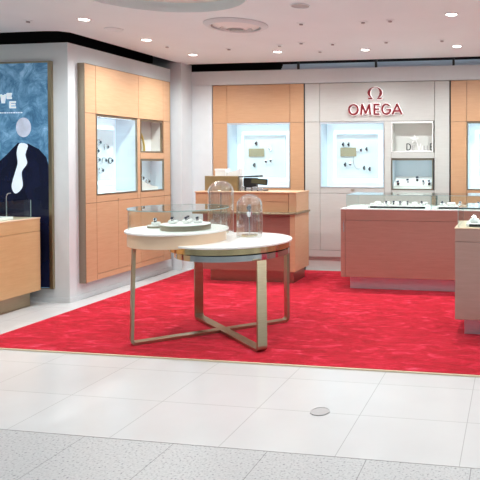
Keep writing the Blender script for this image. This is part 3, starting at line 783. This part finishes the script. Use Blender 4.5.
# left counter (face towards +X)
t = thing('display_counter', 'amber wood counter in front of the blue poster at the left edge', 'counter', (-5.45, 4.9, 0))
obj('side_panel', MB().box(-5.17, -5.15, 3.8, 5.985, .165, .817).box(-5.17, -5.15, 3.8, 5.985, .821, .955), M['wood_left'], t, bevel=.0015)
obj('body', MB().box(-5.80, -5.1705, 3.8, 5.985, .166, .954), M['wood_left'], t)
obj('top', MB().box(-5.80, -5.147, 3.8, 5.99, .9555, .968), M['peach'], t, bevel=.002)
obj('plinth', MB().box(-5.72, -5.235, 3.9, 5.93, .0005, .1645), M['bronze'], t)
glasscase('flat glass case on the amber counter at the left edge', -5.76, -5.185, 3.85, 5.90, .9685, 1.17)
tray('white watch tray in the glass case on the amber counter', -5.62, -5.24, 4.3, 5.72, .9690, h=.03)
t = thing('watch_stand', 'curved chrome stand behind the glass case on the amber counter', 'watch stand', (-5.5, 5.95, .9685))
obj('stem', MB().tube([(-5.53, 5.945, .975), (-5.53, 5.945, 1.18)] + [(-5.50 - .03 * math.cos(a), 5.945, 1.18 + .05 * math.sin(a)) for a in [i * PI / 2 / 8 for i in range(1, 9)]] + [(-5.47, 5.945, 1.235)], .006), M['silver'], t)
obj('foot', MB().disc(-5.53, 5.945, .03, .969, .975, 24), M['silver'], t)

# ------------------------------------------------------------------ ceiling fittings
t = thing('ceiling_vent', 'large round grey air diffuser in the ceiling above the round table', 'vent', (-2.845, 5.992, ZC - .03))
def ringp(r0, r1, z0, z1): return [(r0, z0), (r1, z0), (r1, z1), (r0, z1)]
vx, vy = -2.845, 5.992
obj('outer_ring', MB().lathe([(.25, ZC - .001), (.325, ZC - .001), (.325, ZC - .008), (.29, ZC - .030), (.25, ZC - .030)], vx, vy, 64), M['wall'], t)
obj('throat', MB().disc(vx, vy, .25, ZC - .004, ZC - .001, 64), simple('dark_vent_throat', (.16, .155, .16), .6), t)
obj('middle_ring', MB().lathe([(.165, ZC - .005), (.235, ZC - .012), (.235, ZC - .016), (.165, ZC - .045)], vx, vy, 64), M['white'], t)
obj('inner_ring', MB().lathe([(.09, ZC - .005), (.150, ZC - .016), (.150, ZC - .020), (.09, ZC - .052)], vx, vy, 64), M['white'], t)
obj('slot', MB().box(vx - .08, vx + .06, vy + .02, vy + .045, ZC - .052, ZC - .046), M['greyplastic'], t)
lamps = [(-4.224, 5.511), (-4.226, 6.565), (-4.217, 7.597), (-3.023, 7.567), (-1.873, 7.613), (-.70, 7.56), (.47, 7.56)]
extra = [(x, y) for x in (-4.2, -2.4, -.6, 1.2, 2.6) for y in (4.3, 2.9, 1.4, -.2)] + [(-.6, 5.9), (1.2, 5.9), (1.8, 7.56), (-6.0, 3.4), (-6.0, 4.8)]
def lamp_label(i): return ['white downlight above the left poster', 'white downlight above the left beech cabinet', 'white downlight in front of the corner pillar', 'white downlight left of the red sign above the cash desk',
                           'white downlight directly above the red sign', 'white downlight above the seam of taupe and beech wall at right', 'white downlight beyond the right edge in the back row'][i]
first = None
for i, (x, y) in enumerate(lamps + extra):
    vis = i < len(lamps)
    lab = lamp_label(i) if vis else 'white downlight in the ceiling over the front of the shop'
    if first is None:
        first = thing('ceiling_downlight', lab, 'ceiling light', (x, y, ZC), 'ceiling downlights')
        obj('trim_ring', MB().lathe([(.051, ZC - .001), (.068, ZC - .001), (.068, ZC - .004), (.053, ZC - .008), (.051, ZC - .008)], x, y, 32), M['white'], first)
        obj('lens', MB().disc(x, y, .050, ZC - .004, ZC - .001, 32), M['lamp'], first); q = first
    else:
        q = copy_tree(first, (x, y, ZC), 0, lab, 'ceiling downlights' if vis else 'ceiling downlights over the front')
    L = bpy.data.lights.new('downlight_beam', 'SPOT'); L.energy = 115 if vis else (85 if y > 3.5 else 30)
    L.spot_size = math.radians(160); L.spot_blend = 1.0; L.shadow_soft_size = .05; L.color = (.93, 1, 1)
    lo = bpy.data.objects.new('downlight_beam', L); COL.objects.link(lo); lo.location = (x, y, ZC - .02)
L = bpy.data.lights.new('slot_beam', 'SPOT'); L.energy = 38; L.spot_size = math.radians(30); L.spot_blend = .5; L.shadow_soft_size = .02; L.color = (.93, 1, 1)
lo = bpy.data.objects.new('slot_beam', L); COL.objects.link(lo); lo.location = (-2.80, 3.85, ZC - .02); lo.scale = (.15, 1.0, 1)
for (x, y, r, l) in [(-1.922, 5.353, .09, 'round grey ceiling speaker grille right of the air diffuser'), (-4.23, 5.983, .095, 'round flat ceiling cover between two downlights at left')]:
    q = thing('ceiling_speaker', l, 'ceiling speaker', (x, y, ZC - .01))
    obj('grille', MB().disc(x, y, r - .008, ZC - .006, ZC - .001, 40), M['ceiling'] if x < -3 else M['greyplastic'], q)
    obj('rim', MB().lathe(ringp(r - .008, r, ZC - .009, ZC - .001), x, y, 40), M['ceiling'], q)
sp = [(-2.157, 6.036, 'first'), (-1.515, 6.074, ''), (-1.232, 6.053, ''), (-2.828, 7.144, ''), (-2.515, 7.035, ''), (-2.163, 7.157, ''), (-2.47, 7.622, ''), (-1.502, 7.141, ''), (-.838, 7.159, ''), (-4.218, 6.98, ''), (-3.544, 7.264, ''), (-4.825, 5.477, '')]
lab = ['ceiling sprinkler nearest to the grey speaker grille', 'ceiling sprinkler in the front row above the letter M of the sign', 'ceiling sprinkler in the front row above the letter G and A of the sign', 'small ceiling sprinkler above the downlight over the cash desk',
       'small dark ceiling sensor between cash desk downlight and speaker', 'small dark ceiling sensor left of the downlight above the sign', 'dark ceiling sprinkler close to the gap above the taupe wall', 'small ceiling sprinkler right above the sign emblem',
       'ceiling sprinkler beside the downlight at the right', 'small ceiling sprinkler between the two downlights of the left cabinet', 'small dark ceiling sprinkler right below the air diffuser', 'small ceiling sprinkler above the blue poster']
f1 = None
for (x, y, _), l in zip(sp, lab):
    if f1 is None:
        f1 = thing('ceiling_sprinkler', l, 'sprinkler', (x, y, ZC), 'ceiling sprinklers')
        obj('rosette', MB().lathe([(.02, ZC - .001), (.045, ZC - .001), (.045, ZC - .004), (.02, ZC - .010)], x, y, 24), M['ceiling'], f1)
        obj('head', MB().disc(x, y, .019, ZC - .022, ZC - .001, 16), M['greyplastic'], f1)
    else: copy_tree(f1, (x, y, ZC), 0, l, 'ceiling sprinklers')
t = thing('ceiling_louvre', 'blue-grey louvre strips in the gap above the back wall', 'louvre', (-1.4, 8.62, 2.907))
for k in range(3):
    obj('slat', MB().box(-3.35, 3.4, 8.53 + .03 * k, 8.55 + .03 * k, 2.909 + .032 * k, 2.934 + .032 * k), M['bluegrey'], t)
for x in (-3.1, -1.95, -.85, .3):
    obj('bracket', MB().box(x, x + .03, 8.50, 8.529, 2.907, 3.02), M['black'], t)

tag(obj('added_louvre_fill', MB().box(-3.3, 3.3, 8.335, 8.36, 3.056, 3.075), emit('cool_fill_glow', (.75, .87, 1.0), 5.0)), 'added unseen fill strip above the ceiling edge brightening the louvre gap', 'added fill strip')  # unseen glowing strip, added to brighten the louvre slats
# ------------------------------------------------------------------ light
w = bpy.data.worlds.new('mall'); sc.world = w; w.use_nodes = True
wn = w.node_tree; bg = wn.nodes['Background']; bg.inputs[1].default_value = .36
tc = wn.nodes.new('ShaderNodeTexCoord'); mp_ = wn.nodes.new('ShaderNodeMapping'); mp_.inputs['Scale'].default_value = (3.2, 3.2, .7)
nz = wn.nodes.new('ShaderNodeTexNoise'); nz.inputs['Scale'].default_value = 1.6; nz.inputs['Detail'].default_value = 2
wn.links.new(tc.outputs['Generated'], mp_.inputs['Vector']); wn.links.new(mp_.outputs[0], nz.inputs['Vector'])
cr = ramp(wn, nz.outputs['Fac'], [(.40, (.10, .12, .14)), (.47, (.42, .50, .54)), (.54, (.9, .97, 1.0)), (.62, (1.6, 1.65, 1.6))])
wn.links.new(cr, bg.inputs[0])
sc.view_settings.view_transform = 'Standard'; sc.view_settings.look = 'None'
sc.view_settings.gamma = 1; sc.view_settings.use_curve_mapping = False
sc.view_settings.exposure = .12
sc.cycles.use_denoising = True
sc.cycles.max_bounces = 10; sc.cycles.transparent_max_bounces = 24; sc.cycles.glossy_bounces = 5; sc.cycles.diffuse_bounces = 4
sc.cycles.sample_clamp_indirect = 6
for o in COL.objects:
    if '_w' in o: del o['_w']
